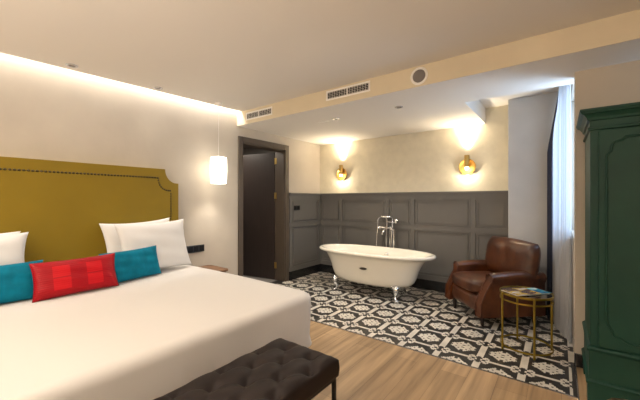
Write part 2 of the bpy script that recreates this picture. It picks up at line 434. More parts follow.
dr = path_curtain('drape', [(3.465, 4.19), (3.415, 4.20), (3.40, 4.25), (3.44, 4.30), (3.40, 4.33), (3.50, 4.37)], 0.02, 2.49, M['drape'], 0.006, 7,
                  lambda x, y, z, u: (x + (3.54-x)*0.75*max(0, min(1, (z-1.85)/0.65)), y), 5)
so = dr.modifiers.new('solid', 'SOLIDIFY'); so.thickness = 0.004
tag(dr, 'dark navy drape bunched between pillar and sheer curtain', 'curtain')

# ------------------------------------------------------------------ ceiling / wall fittings
def vent(x0, x1, z0, z1, label):
    r = empty('air_vent', ((x0+x1)/2, YBK-0.004, (z0+z1)/2)); tag(r, label, 'vent', 'air vents on the ceiling beam')
    w, h = (x1-x0)/2, (z1-z0)/2; f = 0.019
    MB().box(-w, w, -0.006, 0, h-f, h).box(-w, w, -0.006, 0, -h, -h+f).box(-w, -w+f, -0.006, 0, -h+f, h-f).box(w-f, w, -0.006, 0, -h+f, h-f).box(-0.006, 0.006, -0.006, 0, -h+f, h-f).build('vent_frame', M['plastic_white'], r, bevel=0.0015)
    MB().box(-w+f, w-f, -0.0015, -0.0005, -h+f, h-f).build('vent_opening', M['void'], r)
    b = MB(); n = 4
    for i in range(n):
        z = -h+f+(i+0.5)*(2*h-2*f)/n
        b.box(-w+f, w-f, -0.004, -0.0015, z-0.001, z+0.001)
    k = int((2*w-2*f)/0.03)
    for i in range(1, k):
        x = -w+f+i*(2*w-2*f)/k; b.box(x-0.0012, x+0.0012, -0.0055, -0.004, -h+f, h-f)
    b.build('vent_slats', M['plastic_white'], r)
vent(0.19, 0.68, 2.350, 2.452, 'white slatted air vent on the beam above the door, farther from the round speaker')
vent(1.50, 2.03, 2.362, 2.466, 'white slatted air vent on the beam, next to the round speaker')
r = empty('ceiling_speaker', (2.515, YBK-0.004, 2.393)); tag(r, 'round wall speaker with grey grille set in the beam', 'speaker')
MB().lathe([(0.058, 0), (0.074, -0.001), (0.078, -0.006), (0.076, -0.012), (0.062, -0.014), (0.057, -0.009)], n=48, axis='y', cap=False).build('speaker_ring', M['plastic_white'], r, smooth=True)
MB().lathe([(0.001, -0.010), (0.03, -0.0098), (0.062, -0.008), (0.062, -0.0005)], n=48, axis='y').build('speaker_grille', M['speaker_grille'], r, smooth=True)

def downlight(x, y, z, label):
    r = empty('downlight', (x, y, z)); tag(r, label, 'ceiling light', 'small recessed downlights')
    MB().lathe([(0.026, 0), (0.044, 0), (0.044, -0.003), (0.040, -0.005), (0.028, -0.006), (0.026, -0.002)], n=32, cap=False).build('trim_ring', M['nickel'], r, smooth=True)
    MB().lathe([(0.001, -0.0015), (0.027, -0.0015)], n=32, cap=False).build('lens', mat('lens', (0.25, 0.22, 0.2), 0.2), r)
downlight(0.22, 0.88, ceil_z(0.88), 'small recessed ceiling spotlight left, above the headboard middle')
downlight(0.20, 1.61, ceil_z(1.61), 'small recessed ceiling spotlight between headboard end and pendant')
downlight(1.289, 3.257, ZS, 'small recessed spotlight in lower ceiling, left one before the bathtub')
downlight(2.117, 3.257, ZS, 'small recessed spotlight in lower ceiling, right of the air vents')
tag(MB().box(1.00, 1.16, 3.27, 3.30, ZS-0.004, ZS).build('access_slot', M['plastic_white'], bevel=0.001), 'thin pale slot cover in the lower ceiling beside the left spotlight', 'cover')

# pendant
r = empty('pendant_lamp', (0.206, 2.335, 0)); tag(r, 'lit white cylindrical pendant lamp hanging beside the bed', 'lamp')
cz = ceil_z(2.335)
MB().lathe([(0.001, cz), (0.04, cz), (0.04, cz-0.022), (0.034, cz-0.028), (0.001, cz-0.028)], n=24).build('canopy', M['plastic_white'], r, smooth=True, angle=40)
MB().tube([(0, 0, cz-0.02), (0, 0, 1.80)], 0.0022, 6).build('cord', M['plastic_white'], r)
MB().lathe([(0.03, 1.812), (0.090, 1.815), (0.094, 1.808), (0.097, 1.74), (0.098, 1.65), (0.095, 1.56), (0.090, 1.505), (0.086, 1.498), (0.03, 1.50)], n=40, cap=False).build('lamp_shade', M['shade'], r, smooth=True, angle=60)
MB().lathe([(0.001, 1.83), (0.02, 1.83), (0.03, 1.815), (0.03, 1.805)], n=20, cap=False).build('cap', M['plastic_white'], r, smooth=True)
spot('pendant_beam', (0.206, 2.335, 1.48), (0, 0, 0), 9, WARM, 1.7, 1.0, 0.03)
pl = bpy.data.lights.new('pendant_glow', 'POINT'); pl.energy = 3; pl.color = WARM; pl.shadow_soft_size = 0.1
po = bpy.data.objects.new('pendant_glow', pl); COL.objects.link(po); po.location = (0.206, 2.335, 1.65+0.0)
# sconces
def sconce(x, label):
    r = empty('wall_sconce', (x, YB, 1.745)); tag(r, label, 'wall lamp', 'brass wall lamps above the panelling')
    R = 0.105
    MB().lathe([(0.001, -0.012), (0.05, -0.014), (0.08, -0.022), (0.098, -0.040), (R, -0.052), (R+0.003, -0.050), (0.10, -0.030), (0.085, -0.012), (0.05, -0.002), (0.001, 0)], n=48, axis='y', cap=False).build('dish', M['brassy'], r, smooth=True)
    b = MB(); rr = 0.032
    prof = [(rr-0.004, 0.155), (rr, 0.155), (rr, -0.005), (rr-0.004, -0.005)]
    b.lathe([(q[0], q[1]) for q in prof], c=(0, -0.065, 0), n=28, cap=False)
    b.lathe([(0.001, 0.12), (rr-0.004, 0.12)], c=(0, -0.065, 0), n=28, cap=False)
    b.tube([(0, -0.04, 0.05), (0, -0.004, 0.05)], 0.012, 10)
    b.build('tube', M['brassy'], r, smooth=True, angle=40)
    MB().lathe([(0.001, 0.03), (0.016, 0.028), (0.024, 0.012), (0.026, -0.006), (0.022, -0.02), (0.012, -0.028), (0.001, -0.03)], c=(0, -0.065, -0.012), n=20).build('bulb', M['bulb'], r, smooth=True)
    spot('sconce_up_beam', (x, YB-0.065, 1.745+0.16), (pi-0.06, 0, 0), 34, WARM2, math.radians(62), 1.0, 0.02)
    spot('sconce_wide_beam', (x, YB-0.075, 1.745+0.16), (pi+0.55, 0, 0), 14, WARM2, math.radians(150), 1.0, 0.03)
    l = bpy.data.lights.new('sconce_glow', 'POINT'); l.energy = 2.4; l.color = WARM2; l.shadow_soft_size = 0.03
    o = bpy.data.objects.new('sconce_glow', l); COL.objects.link(o); o.location = (x, YB-0.10, 1.655)
sconce(0.498, 'round brass wall sconce above the left end of the bathtub')
sconce(2.511, 'round brass wall sconce above the armchair, near the pillar')

# switch plates
def plate(y0, y1, z0, z1, label, nb):
    r = empty('switch_plate', (0.0 if y0 < 3 else 0.012, (y0+y1)/2, (z0+z1)/2)); tag(r, label, 'switch')
    w, h = (y1-y0)/2, (z1-z0)/2
    MB().box(0, 0.010, -w, w, -h, h).build('plate', M['plastic_dark'], r, bevel=0.002)
    for i in range(nb):
        c = -w+(i+0.5)*2*w/nb
        MB().box(0.009, 0.014, c-w/nb*0.78, c+w/nb*0.78, -h*0.72, h*0.72).build('rocker', M['iron'], r, bevel=0.0015)
plate(1.975, 2.27, 0.67, 0.755, 'black socket and switch strip on the wall beside the pillows', 4)
plate(3.90, 4.06, 1.13, 1.21, 'small dark switch plate on the grey panelling beside the door', 2)

# ------------------------------------------------------------------ bed
def rrect(cx, cy, a, c, r, n=8):
    pts = []
    r = min(r, a*0.999, c*0.999)
    for k, (sx, sy) in enumerate(((1, 1), (-1, 1), (-1, -1), (1, -1))):
        for i in range(n+1):
            t = (k+i/n)*pi/2
            pts.append((cx+sx*(a-r)+r*cos(t), cy+sy*(c-r)+r*sin(t)))
    return pts
def rrect_dense(cx, cy, a, c, r, N):
    base = rrect(cx, cy, a, c, r, 10); L = [0]
    m = len(base)
    for i in range(m): L.append(L[-1]+math.dist(base[i], base[(i+1) % m]))
    out = []; j = 0
    for k in range(N):
        d = L[-1]*k/N
        while L[j+1] < d: j += 1
        t = (d-L[j])/max(1e-9, (L[j+1]-L[j])); p, q = base[j], base[(j+1) % m]
        out.append((p[0]+(q[0]-p[0])*t, p[1]+(q[1]-p[1])*t))
    return out
bed = empty('bed', (1.05, 0.82, 0)); tag(bed, 'wide double bed base and mattress under the white coverlet', 'bed')
MB().box(-0.92, 0.90, -1.04, 1.04, 0.08, 0.30).build('bed_base', mat('bed_base_fabric', (0.09, 0.07, 0.06), 0.9), bed, bevel=0.02)
MB().box(-0.93, 0.91, -1.06, 1.06, 0.30, 0.565).build('mattress', M['linen'], bed, bevel=0.05, bseg=4)
for sx in (-0.85, 0.85):
    for sy in (-0.95, 0.95):
        MB().lathe([(0.02, 0), (0.03, 0.085)], c=(sx, sy, 0), n=16).build('leg', M['darkwood'], bed)
def coverlet():
    cx, cy, a, c = 1.06, 0.82, 0.955, 1.115; N = 360
    rnd = random.Random(4); ph = [rnd.uniform(0, 6.28) for _ in range(8)]
    rings = []
    zt = 0.600
    def zz(x, y): return 0.004*sin(3.1*x+ph[0])*sin(2.3*y+ph[1])
    for k in (0.02, 0.15, 0.3, 0.45, 0.6, 0.72, 0.82, 0.89, 0.94):
        rings.append([(x, y, zt+zz(x, y)) for x, y in rrect_dense(cx, cy, a*k, c*k, 0.1*k, N)])
    R = 0.055
    for i in range(7):
        t = i/6*pi/2
        rings.append([(x, y, zt-R+R*cos(t)+zz(x, y)*(1-i/6)) for x, y in rrect_dense(cx, cy, a-R+R*sin(t), c-R+R*sin(t), 0.11, N)])
    for i in range(1, 15):
        v = i/14; z = zt-R-(zt-R-0.205)*v; ring = []
        for k, (x, y) in enumerate(rrect_dense(cx, cy, a-0.004*v, c-0.004*v, 0.11, N)):
            s = k/N*2*pi
            w = v*(0.006*sin(9*s+ph[2]+2*v)+0.005*sin(23*s+ph[3])+0.0035*sin(57*s+ph[4]+1.5*v))
            dx, dy = x-cx, y-cy; l = math.hypot(dx/a, dy/c)
            # the gathered corner tip kicks out near the hem
            tip = 0.0
            if dx > a-0.22 and dy > c-0.22: tip = 0.018*max(0, v-0.8)/0.2*exp(-((dx-a)**2+(dy-c)**2)/0.012)
            ring.append((x+dx/a*(w+tip), y+dy/c*(w+tip)*0.8, z+0.006*sin(5*s+ph[5])*v))
        rings.append(ring)
    b = MB().rings(rings, True, True, False)
    o = b.build('coverlet', M['sheet'], smooth=True)
    tag(o, 'smooth white coverlet draped over the double bed', 'bedding')
coverlet()

# headboard
def notched(y0, y1, z0, z1, nw, nh, seg=8):
    """outline with concave notched top corners, in (y, z)"""
    pts = [(y0, z0), (y1, z0), (y1, z1-nh)]
    for i in range(seg+1):
        t = i/seg*pi/2
        pts.append((y1-nw*0.15-nw*0.85*sin(t), z1-nh+(nh*0.98)*(1-cos(t)) ))
    pts.append((y1-nw, z1)); pts.append((y0+nw, z1))
    for i in range(seg+1):
        t = (1-i/seg)*pi/2
        pts.append((y0+nw*0.15+nw*0.85*sin(t), z1-nh+(nh*0.98)*(1-cos(t))))
    pts.append((y0, z1-nh)); return pts
hbd = empty('headboard', (0, 0.82, 0)); tag(hbd, 'tall olive gold upholstered headboard with notched corners and nail trim', 'headboard')
def prism(pts, x0, x1, m, name, parent, bevel, mi=0):
    n = len(pts); vs = [(x0, p[0], p[1]) for p in pts]+[(x1, p[0], p[1]) for p in pts]
    fs = [tuple(range(n)), tuple(range(n, 2*n))[::-1]]+[(i, (i+1) % n, n+(i+1) % n, n+i) for i in range(n)]
    return MB().add(vs, fs).build(name, m, parent, bevel=bevel, bseg=4, weld=True)
H0, H1, HT = -1.075, 1.075, 1.635
prism(notched(H0, H1, 0.25, HT, 0.15, 0.15), 0.002, 0.085, M['olive'], 'headboard_border', hbd, 0.032)
inner = notched(H0+0.098, H1-0.098, 0.25, HT-0.105, 0.135, 0.135)
prism(inner, 0.07, 0.094, M['olive'], 'headboard_panel', hbd, 0.010)
nb = MB()
dense = []
ring = inner[1:]+inner[:1]
for p, q in zip(ring[:-1], ring[1:]):
    d = math.dist(p, q); k = max(1, int(round(d/0.027)))
    if q[1] <= 0.26 and p[1] <= 0.26: continue
    for i in range(k): dense.append((p[0]+(q[0]-p[0])*i/k, p[1]+(q[1]-p[1])*i/k))
last = None
for y, z in dense:
    if z < 0.55 or (last and math.dist(last, (y, z)) < 0.018): continue
    last = (y, z)
    nb.lathe([(0.0115, 0.083), (0.0095, 0.0935), (0.001, 0.098)], c=(0, y+(0.006 if y > 0 else -0.006)*(1 if z < HT-0.25 else 0), z+(0.006 if z > HT-0.25 else 0)), n=8, axis='x')
tag(nb.build('nail_trim', M['nail'], hbd, smooth=True), 'close row of dark brass nail heads', kind='stuff')

def pillow_mesh(w, h, t, pinch=0.10, flange=0.0, seed=0, n=34, wr=0.006):
    rnd = random.Random(seed); ph = [rnd.uniform(0, 6.28) for _ in range(6)]
    def f(side):
        def fn(u, v):
            a, c = 2*u-1, 2*v-1
            x = a*w/2*(1-pinch*(1-c*c)*abs(a)**3*1.0) ; y = c*h/2*(1-pinch*(1-a*a)*abs(c)**3)
            th = max(0, (1-abs(a)**3.2))**0.55*max(0, (1-abs(c)**3.0))**0.55
            z = side*t/2*th*(1+0.10*c*(-1))
            z += wr*th*(sin(7*a+ph[0]+2*c)*0.6+sin(11*c+ph[1]+3*a)*0.4)*side
            return (x, y, z)
        return fn
    b = MB().grid(f(1), n, n); b.grid(f(-1), n, n, flip=True)
    return b
def pillow(name, loc, w, h, t, lean, yaw, m, label, cat='pillow', group=None, roll=0.0, seed=0, pinch=0.10, wr=0.006):
    o = pillow_mesh(w, h, t, pinch, seed=seed, wr=wr).build(name, m, smooth=True, weld=True)
    # mesh x -> world y ; mesh y -> up ; mesh z -> into the room (+x)
    base = Matrix(((0, 0, 1), (1, 0, 0), (0, 1, 0))).to_4x4()
    o.matrix_world = Matrix.Translation(loc) @ Matrix.Rotation(yaw, 4, 'Z') @ Matrix.Rotation(-lean, 4, 'Y') @ base @ Matrix.Rotation(roll, 4, 'Z')
    tag(o, label, cat, group); return o
pg = 'white bed pillows'
R_ = math.radians
pillow('pillow', (0.210, 1.44, 0.855), 0.68, 0.50, 0.13, R_(12), R_(4), M['linen'], 'white pillow at the right headboard side, behind the front one', group=pg, seed=1, roll=R_(2))
pillow('pillow', (0.358, 1.515, 0.85), 0.71, 0.50, 0.14, R_(15), R_(6), M['linen'], 'white pillow front of the right pair, behind the teal cushion', group=pg, seed=2, roll=R_(1))
pillow('pillow', (0.210, 0.20, 0.84), 0.74, 0.47, 0.13, R_(12), R_(3), M['linen'], 'white pillow at the left photo edge, rear of its pair', group=pg, seed=3, roll=R_(-2))
pillow('pillow', (0.358, 0.225, 0.835), 0.75, 0.46, 0.14, R_(15), R_(3), M['linen'], 'white pillow at the left photo edge, front of its pair', group=pg, seed=5)
cg = 'teal velvet cushions'
pillow('cushion', (0.515, 1.235, 0.735), 0.51, 0.27, 0.11, R_(16), R_(9), M['teal'], 'teal velvet lumbar cushion to the right of the red one', 'cushion', cg, seed=8, pinch=0.06, roll=R_(1))
pillow('cushion', (0.505, 0.36, 0.732), 0.56, 0.27, 0.11, R_(16), R_(-2), M['teal'], 'teal velvet lumbar cushion left of the red one, cut by photo edge', 'cushion', cg, seed=9, pinch=0.06)
def red_mat():
    m = bpy.data.materials.new('red_satin'); m.use_nodes = True; nt = m.node_tree; b = nt.nodes['Principled BSDF']; L = nt.links.new
    tc = nt.nodes.new('ShaderNodeTexCoord'); sp = nt.nodes.new('ShaderNodeSeparateXYZ'); L(tc.outputs['Object'], sp.inputs[0])
    ab = nt.nodes.new('ShaderNodeMath'); ab.operation = 'ABSOLUTE'; L(sp.outputs['X'], ab.inputs[0])
    sb = nt.nodes.new('ShaderNodeMath'); sb.operation = 'SUBTRACT'; L(ab.outputs[0], sb.inputs[0]); sb.inputs[1].default_value = 0.10
    a2 = nt.nodes.new('ShaderNodeMath'); a2.operation = 'ABSOLUTE'; L(sb.outputs[0], a2.inputs[0])
    lt = nt.nodes.new('ShaderNodeMath'); lt.operation = 'LESS_THAN'; L(a2.outputs[0], lt.inputs[0]); lt.inputs[1].default_value = 0.05
    ya = nt.nodes.new('ShaderNodeMath'); ya.operation = 'ABSOLUTE'; L(sp.outputs['Y'], ya.inputs[0])
    yl = nt.nodes.new('ShaderNodeMath'); yl.operation = 'LESS_THAN'; L(ya.outputs[0], yl.inputs[0]); yl.inputs[1].default_value = 0.085
    # narrow dark gap at mid height splits every satin block in two
    yg = nt.nodes.new('ShaderNodeMath'); yg.operation = 'GREATER_THAN'; L(ya.outputs[0], yg.inputs[0]); yg.inputs[1].default_value = 0.004
    m1 = nt.nodes.new('ShaderNodeMath'); m1.operation = 'MULTIPLY'; L(lt.outputs[0], m1.inputs[0]); L(yl.outputs[0], m1.inputs[1])
    m2 = nt.nodes.new('ShaderNodeMath'); m2.operation = 'MULTIPLY'; L(m1.outputs[0], m2.inputs[0]); L(yg.outputs[0], m2.inputs[1])
    mx = nt.nodes.new('ShaderNodeMix'); mx.data_type = 'RGBA'; L(m2.outputs[0], mx.inputs[0])
    mx.inputs[6].default_value = (0.33, 0.001, 0.006, 1); mx.inputs[7].default_value = (0.52, 0.003, 0.008, 1)
    L(mx.outputs[2], b.inputs['Base Color'])
    wv = nt.nodes.new('ShaderNodeTexWave'); wv.bands_direction = 'Y'; wv.inputs['Scale'].default_value = 22; wv.inputs['Distortion'].default_value = 1.0
    L(tc.outputs['Object'], wv.inputs['Vector'])
    bp = nt.nodes.new('ShaderNodeBump'); bp.inputs['Strength'].default_value = 0.25; bp.inputs['Distance'].default_value = 0.004
    L(wv.outputs['Fac'], bp.inputs['Height']); L(bp.outputs[0], b.inputs['Normal'])
    b.inputs['Roughness'].default_value = 0.45; b.inputs['Specular IOR Level'].default_value = 0.25
    return m
pillow('cushion', (0.610, 0.81, 0.732), 0.53, 0.27, 0.11, R_(18), R_(-3), red_mat(), 'bright red satin lumbar cushion with shiny banded blocks in the middle', 'cushion', seed=11, pinch=0.06, roll=R_(1))

# nightstand
ns = empty('nightstand', (0, 2.15, 0)); tag(ns, 'brown wooden nightstand with rounded corner beyond the bed', 'nightstand')
pts = rrect(0.20, 0.0, 0.20, 0.20, 0.04, 6)
n_ = len(pts)
MB().rings([[(x, y, z) for x, y in pts] for z in (0.465, 0.49)], True).build('table_top', M['walnut'], ns, bevel=0.003)
MB().box(0.01, 0.37, -0.17, 0.17, 0.22, 0.465).build('cabinet_body', M['walnut'], ns, bevel=0.004)
dwr = MB().box(0.37, 0.385, -0.16, 0.16, 0.235, 0.455).build('drawer', M['walnut'], ns, bevel=0.003)
MB().lathe([(0.012, 0.385), (0.014, 0.40), (0.001, 0.405)], c=(0, 0, 0.36), n=14, axis='x').build('knob', M['brassy'], dwr)
for sx in (0.04, 0.34):
    for sy in (-0.14, 0.14):
        MB().lathe([(0.010, 0), (0.017, 0.22)], c=(sx, sy, 0), n=12).build('leg', M['darkwood'], ns)

# ------------------------------------------------------------------ bench
bn = empty('tufted_bench', (2.352, 0.73, 0)); tag(bn, 'charcoal button-tufted velvet bench at the foot of the bed', 'bench')
BW, BL = 0.215, 0.68
def bench_top():
    nx, ny = 44, 130
    px_, py_ = 0.18, 0.24
    def hgt(x, y):
        ex = min(1, (BW-abs(x))/0.03); ey = min(1, (BL-abs(y))/0.03)
        ex = max(0, ex); ey = max(0, ey)
        edge = -0.004*((1-ex)**2.5+(1-ey)**2.5)
        u = (x/px_+y/py_)*pi; v = (x/px_-y/py_)*pi
        cr = (abs(sin(u))*abs(sin(v)))**0.5
        fade = min(1, ex*1.2)*min(1, ey*1.2)
        # nearest button (u and v both multiples of pi)
        ku, kv = round(u/pi), round(v/pi); bx, by = (ku+kv)*px_/2, (ku-kv)*py_/2
        d2 = (x-bx)**2+(y-by)**2
        return 0.458+edge+fade*(0.018*cr) - 0.030*exp(-d2/0.0009)*fade
    b = MB()
    b.grid(lambda u, v: ((2*u-1)*BW, (2*v-1)*BL, hgt((2*u-1)*BW, (2*v-1)*BL)), nx, ny)
    # sides
    per = [((2*i/nx-1)*BW, -BL) for i in range(nx)]+[(BW, (2*j/ny-1)*BL) for j in range(ny)]+[((1-2*i/nx)*BW, BL) for i in range(nx)]+[(-BW, (1-2*j/ny)*BL) for j in range(ny)]
    rings = []
    for t in range(7):
        z = t/6; o = 0.004*sin(pi*min(1, z*1.0))
        ring = []
        for x, y in per:
            h = hgt(x, y); zz = h+(0.365-h)*z
            ring.append((x*(1+o/BW), y*(1+o/BL), zz))
        rings.append(ring)
    b.rings(rings, True, False, True)
    return b.build('seat_cushion', M['charcoal'], bn, smooth=True, weld=True), (px_, py_)
sc_, (px_, py_) = bench_top()
first = None
for ku in range(-8, 9):
    for kv in range(-8, 9):
        bx, by = (ku+kv)*px_/2, (ku-kv)*py_/2
        if abs(bx) > BW-0.03 or abs(by) > BL-0.04: continue
        if first is None:
            first = MB().lathe([(0.011, 0.0), (0.010, 0.004), (0.006, 0.007), (0.001, 0.008)], n=14).build('button', M['charcoal'], bn, smooth=True); q = first
        else:
            q = first.copy(); COL.objects.link(q)
        q.location = (bx, by, 0.432)
MB().box(-BW+0.01, BW-0.01, -BL+0.01, BL-0.01, 0.345, 0.366).build('bench_frame', M['iron'], bn)
for sx in (-1, 1):
    for sy in (-1, 1):
        x, y = sx*(BW-0.018), sy*(BL-0.018)
        MB().box(x-0.009, x+0.009, y-0.009, y+0.009, 0, 0.348).build('leg', M['iron'], bn)
    MB().box(-BW+0.02, BW-0.02, sx*(BL-0.018)-0.006, sx*(BL-0.018)+0.006, 0.002, 0.016).build('stretcher', M['iron'], bn)

# ------------------------------------------------------------------ bathtub
TX, TY = 1.385, 4.04
tub = empty('clawfoot_bathtub', (TX, TY, 0)); tag(tub, 'cream freestanding bathtub on silver claw feet', 'bathtub')
def ell(a, c, z, n=72, e=2.25, shift=0.0):
    out = []
    for k in range(n):
        t = 2*pi*k/n; ct, st = cos(t), sin(t)
        out.append((a*math.copysign(abs(ct)**(2/e), ct)+shift, c*math.copysign(abs(st)**(2/e), st), z))
    return out
A, C_ = 0.880, 0.38
outer = [(0.36, 0.16, 0.148), (0.50, 0.225, 0.155), (0.565, 0.25, 0.175), (0.605, 0.272, 0.215), (0.635, 0.287, 0.28), (0.66, 0.298, 0.36), (0.70, 0.312, 0.44), (0.745, 0.327, 0.505), (0.785, 0.343, 0.545)]
inner_ = [(0.785, 0.318, 0.565), (0.745, 0.300, 0.53), (0.69, 0.285, 0.46), (0.64, 0.27, 0.38), (0.59, 0.25, 0.29), (0.53, 0.22, 0.22), (0.42, 0.16, 0.195), (0.1, 0.04, 0.19)]
rim = [(A-0.03, C_-0.012, 0.552), (A-0.008, C_-0.002, 0.556), (A, C_, 0.572), (A-0.006, C_-0.004, 0.588), (A-0.025, C_-0.018, 0.596), (A-0.05, C_-0.036, 0.594), (A-0.065, C_-0.048, 0.585)]
MB().rings([ell(*p) for p in outer+rim+inner_], True, True, True).build('tub_shell', M['white_enamel'], tub, smooth=True)
def clawfoot(sx, sy):
    fx, fy = sx*0.43 if sy < 0 else sx*0.36, sy*0.20 if sy < 0 else 0.15
    out = Vector((sx*0.75, sy*1.0, 0)).normalized()
    c = Vector((fx, fy, 0))
    pth = [c+out*0.045+Vector((0, 0, 0.20)), c+out*0.062+Vector((0, 0, 0.17)), c+out*0.055+Vector((0, 0, 0.12)), c+out*0.03+Vector((0, 0, 0.075)), c+out*0.03+Vector((0, 0, 0.045)), c+out*0.065+Vector((0, 0, 0.022))]
    b = MB().tube(pth, [0.030, 0.042, 0.032, 0.022, 0.020, 0.026], 14)
    # toes
    side = Vector((-out.y, out.x, 0))
    for k in (-1, 0, 1):
        d = (out+side*0.45*k).normalized()
        b.tube([c+out*0.035+Vector((0, 0, 0.03)), c+out*0.045+d*0.03+Vector((0, 0, 0.024)), c+out*0.045+d*0.05+Vector((0, 0, 0.008))], [0.012, 0.011, 0.007], 8)
    # ornamental leaf bracket hugging the shell
    for k in range(-2, 3):
        p0 = c+out*0.055+Vector((0, 0, 0.15)); p1 = c+out*(0.068-0.012*abs(k))+side*0.028*k+Vector((0, 0, 0.225-0.014*abs(k)))
        b.tube([p0, (p0+p1)/2+out*0.012, p1], [0.013, 0.016, 0.007], 8)
    b.build('claw_foot', M['chrome'], tub, smooth=True)
for sx in (-1, 1):
    for sy in (-1, 1): clawfoot(sx, sy)
# oval maker plate, raised blank marks
pl_ = empty('x', (0, 0, 0)); bpy.data.objects.remove(pl_)
b = MB()
px0, pz0, py0 = 0.025, 0.385, -0.312
for s_, y_ in ((1.0, 0.012), (1.0, -0.004), (0.86, -0.008)):
    pass
b.rings([[(px0+s*0.052*cos(2*pi*k/28), py0+yy+0.0, pz0+s*0.017*sin(2*pi*k/28)) for k in range(28)] for s, yy in ((1, 0.02), (1, -0.002), (0.9, -0.006))], True, True, True)
b.build('maker_plate', mat('pewter', (0.12, 0.11, 0.10), 0.4, 0.8), tub, smooth=True, angle=30)
MB().lathe([(0.001, -0.012), (0.018, -0.012), (0.026, -0.006), (0.028, 0.0)], c=(0.09, 0.283, 0.505), n=20, axis='y').build('overflow', M['chrome'], tub, smooth=True)

# bath filler
FX, FY = 1.375, 4.50
fc = empty('bath_filler', (FX, FY, 0)); tag(fc, 'tall chrome bath filler with hand shower behind the bathtub', 'faucet')
def rel(b, dx=0, dy=0): return b
# two risers from the floor
for i, (x, rr) in enumerate(((-0.005, 0.010), (0.055, 0.009), (0.118, 0.019))):
    MB().tube([(x, 0.03, 0.0), (x, 0.03, 0.90 if i < 2 else 0.86)], rr, 12).lathe([(0.03, 0), (0.03, 0.006), (rr, 0.012)], c=(x, 0.03, 0), n=18).build('riser_pipe', M['chrome'], fc, smooth=True, angle=40)
b = MB().tube([(-0.13, 0.0, 0.875), (0.11, 0.0, 0.875)], 0.014, 12)
b.tube([(0.02, 0.0, 0.875), (0.02, 0.0, 1.0)], 0.011, 12).tube([(0.02, 0.03, 0.875), (0.02, -0.03, 0.875)], 0.024, 14)
b.tube([(0.02, 0, 0.97), (0.08, 0, 0.965), (0.14, 0, 0.96)], 0.008, 10)
b.build('mixer_body', M['chrome'], fc, smooth=True, angle=50)
for x in (-0.10, 0.11):
    b = MB()
    for k in range(4):
        a = pi/4+k*pi/2
        b.tube([(x, -0.03, 0.875), (x+0.034*cos(a), -0.035, 0.875+0.034*sin(a))], [0.006, 0.008], 8)
    b.tube([(x, 0.0, 0.875), (x, -0.045, 0.875)], 0.011, 10)
    b.build('cross_handle', M['chrome'], fc, smooth=True)
MB().tube([(-0.015, 0, 0.86), (-0.02, -0.04, 0.83), (-0.022, -0.07, 0.80), (-0.022, -0.08, 0.775)], [0.011, 0.012, 0.012, 0.015], 12).build('spout', M['chrome'], fc, smooth=True)
MB().tube([(0.155, 0, 0.955), (0.165, -0.01, 0.99)], [0.016, 0.020], 12).lathe([(0.02, -0.02), (0.028, 0.0), (0.028, 0.04), (0.018, 0.05)], c=(0.165, 0, 0.965), n=16).build('cradle', M['chrome'], fc, smooth=True)
hs = MB().lathe([(0.001, 1.066), (0.06, 1.064), (0.095, 1.055), (0.097, 1.038), (0.06, 1.030), (0.02, 1.02), (0.012, 1.0)], c=(0.02, -0.02, 0), n=26)
hs.build('shower_head', M['chrome'], fc, smooth=True)
p = []
for z in (0.43, 0.6, 0.8, 0.95): p.append((-0.098, -0.15+ (z-0.43)*0.15, z))
for i in range(7):
    t = pi-i/6*pi/2; p.append((-0.062+0.036*cos(t), -0.075+0.008*i, 0.99+0.045*sin(t)))
for x in (-0.02, 0.06, 0.12): p.append((x, -0.02, 1.037))
for i in range(1, 7):
    t = pi/2-i/6*pi/2; p.append((0.115+0.025*cos(t), -0.02-0.008*i, 1.005+0.03*sin(t)))
for z in (0.9, 0.75, 0.6, 0.43): p.append((0.140, -0.15+(z-0.43)*0.15, z))
MB().tube(p, 0.0052, 8).build('shower_hose', M['chrome'], fc, smooth=True)

# ------------------------------------------------------------------ armchair
ac = empty('leather_armchair', (2.893, 4.03, 0), math.atan2(-0.68, -0.73)+pi/2)   # local -y faces the room
tag(ac, 'worn brown leather club armchair with rolled arms beside the pillar', 'armchair')
AW, AD = 0.37, 0.36
def sbox(x0, x1, y0, y1, z0, z1, name, m, parent, bev=0.03, puff=0.0, n=14, shear=0.0):
    """soft cushion block: grid box, puffed, bevelled"""
    cx, cy, cz = (x0+x1)/2, (y0+y1)/2, (z0+z1)/2; a, c, h = (x1-x0)/2, (y1-y0)/2, (z1-z0)/2
    b = MB(); 
    def P(u, v, w):
        e = lambda q: math.copysign(abs(q), q)
        x, y, z = u, v, w
        # round via superellipsoid-like blend
        k = 5.0
        nrm = (abs(x)**k+abs(y)**k+abs(z)**k)**(1/k)
        x, y, z = x/nrm, y/nrm, z/nrm
        X = cx+a*x*(1+puff*(1-v*v)*(1-w*w)*abs(u)); Y = cy+c*y*(1+puff*(1-u*u)*(1-w*w)*abs(v)); Z = cz+h*z*(1+puff*3*(1-u*u)*(1-v*v)*abs(w))
        return (X, Y+shear*(Z-cz), Z)
    for ax in range(3):
        for s_ in (-1, 1):
            def fn(u, v):
                q = [0, 0, 0]; q[ax] = s_; q[(ax+1) % 3] = 2*u-1; q[(ax+2) % 3] = 2*v-1
                return P(*q)
            b.grid(fn, n, n, flip=(s_ < 0))
    return b.build(name, m, parent, smooth=True, weld=True)
sbox(-0.34, 0.34, -AD+0.01, AD-0.03, 0.11, 0.33, 'seat_frame', M['leather'], ac, puff=0.0)
sbox(-0.255, 0.255, -AD-0.015, 0.16, 0.31, 0.46, 'seat_cushion', M['leather'], ac, puff=0.05)
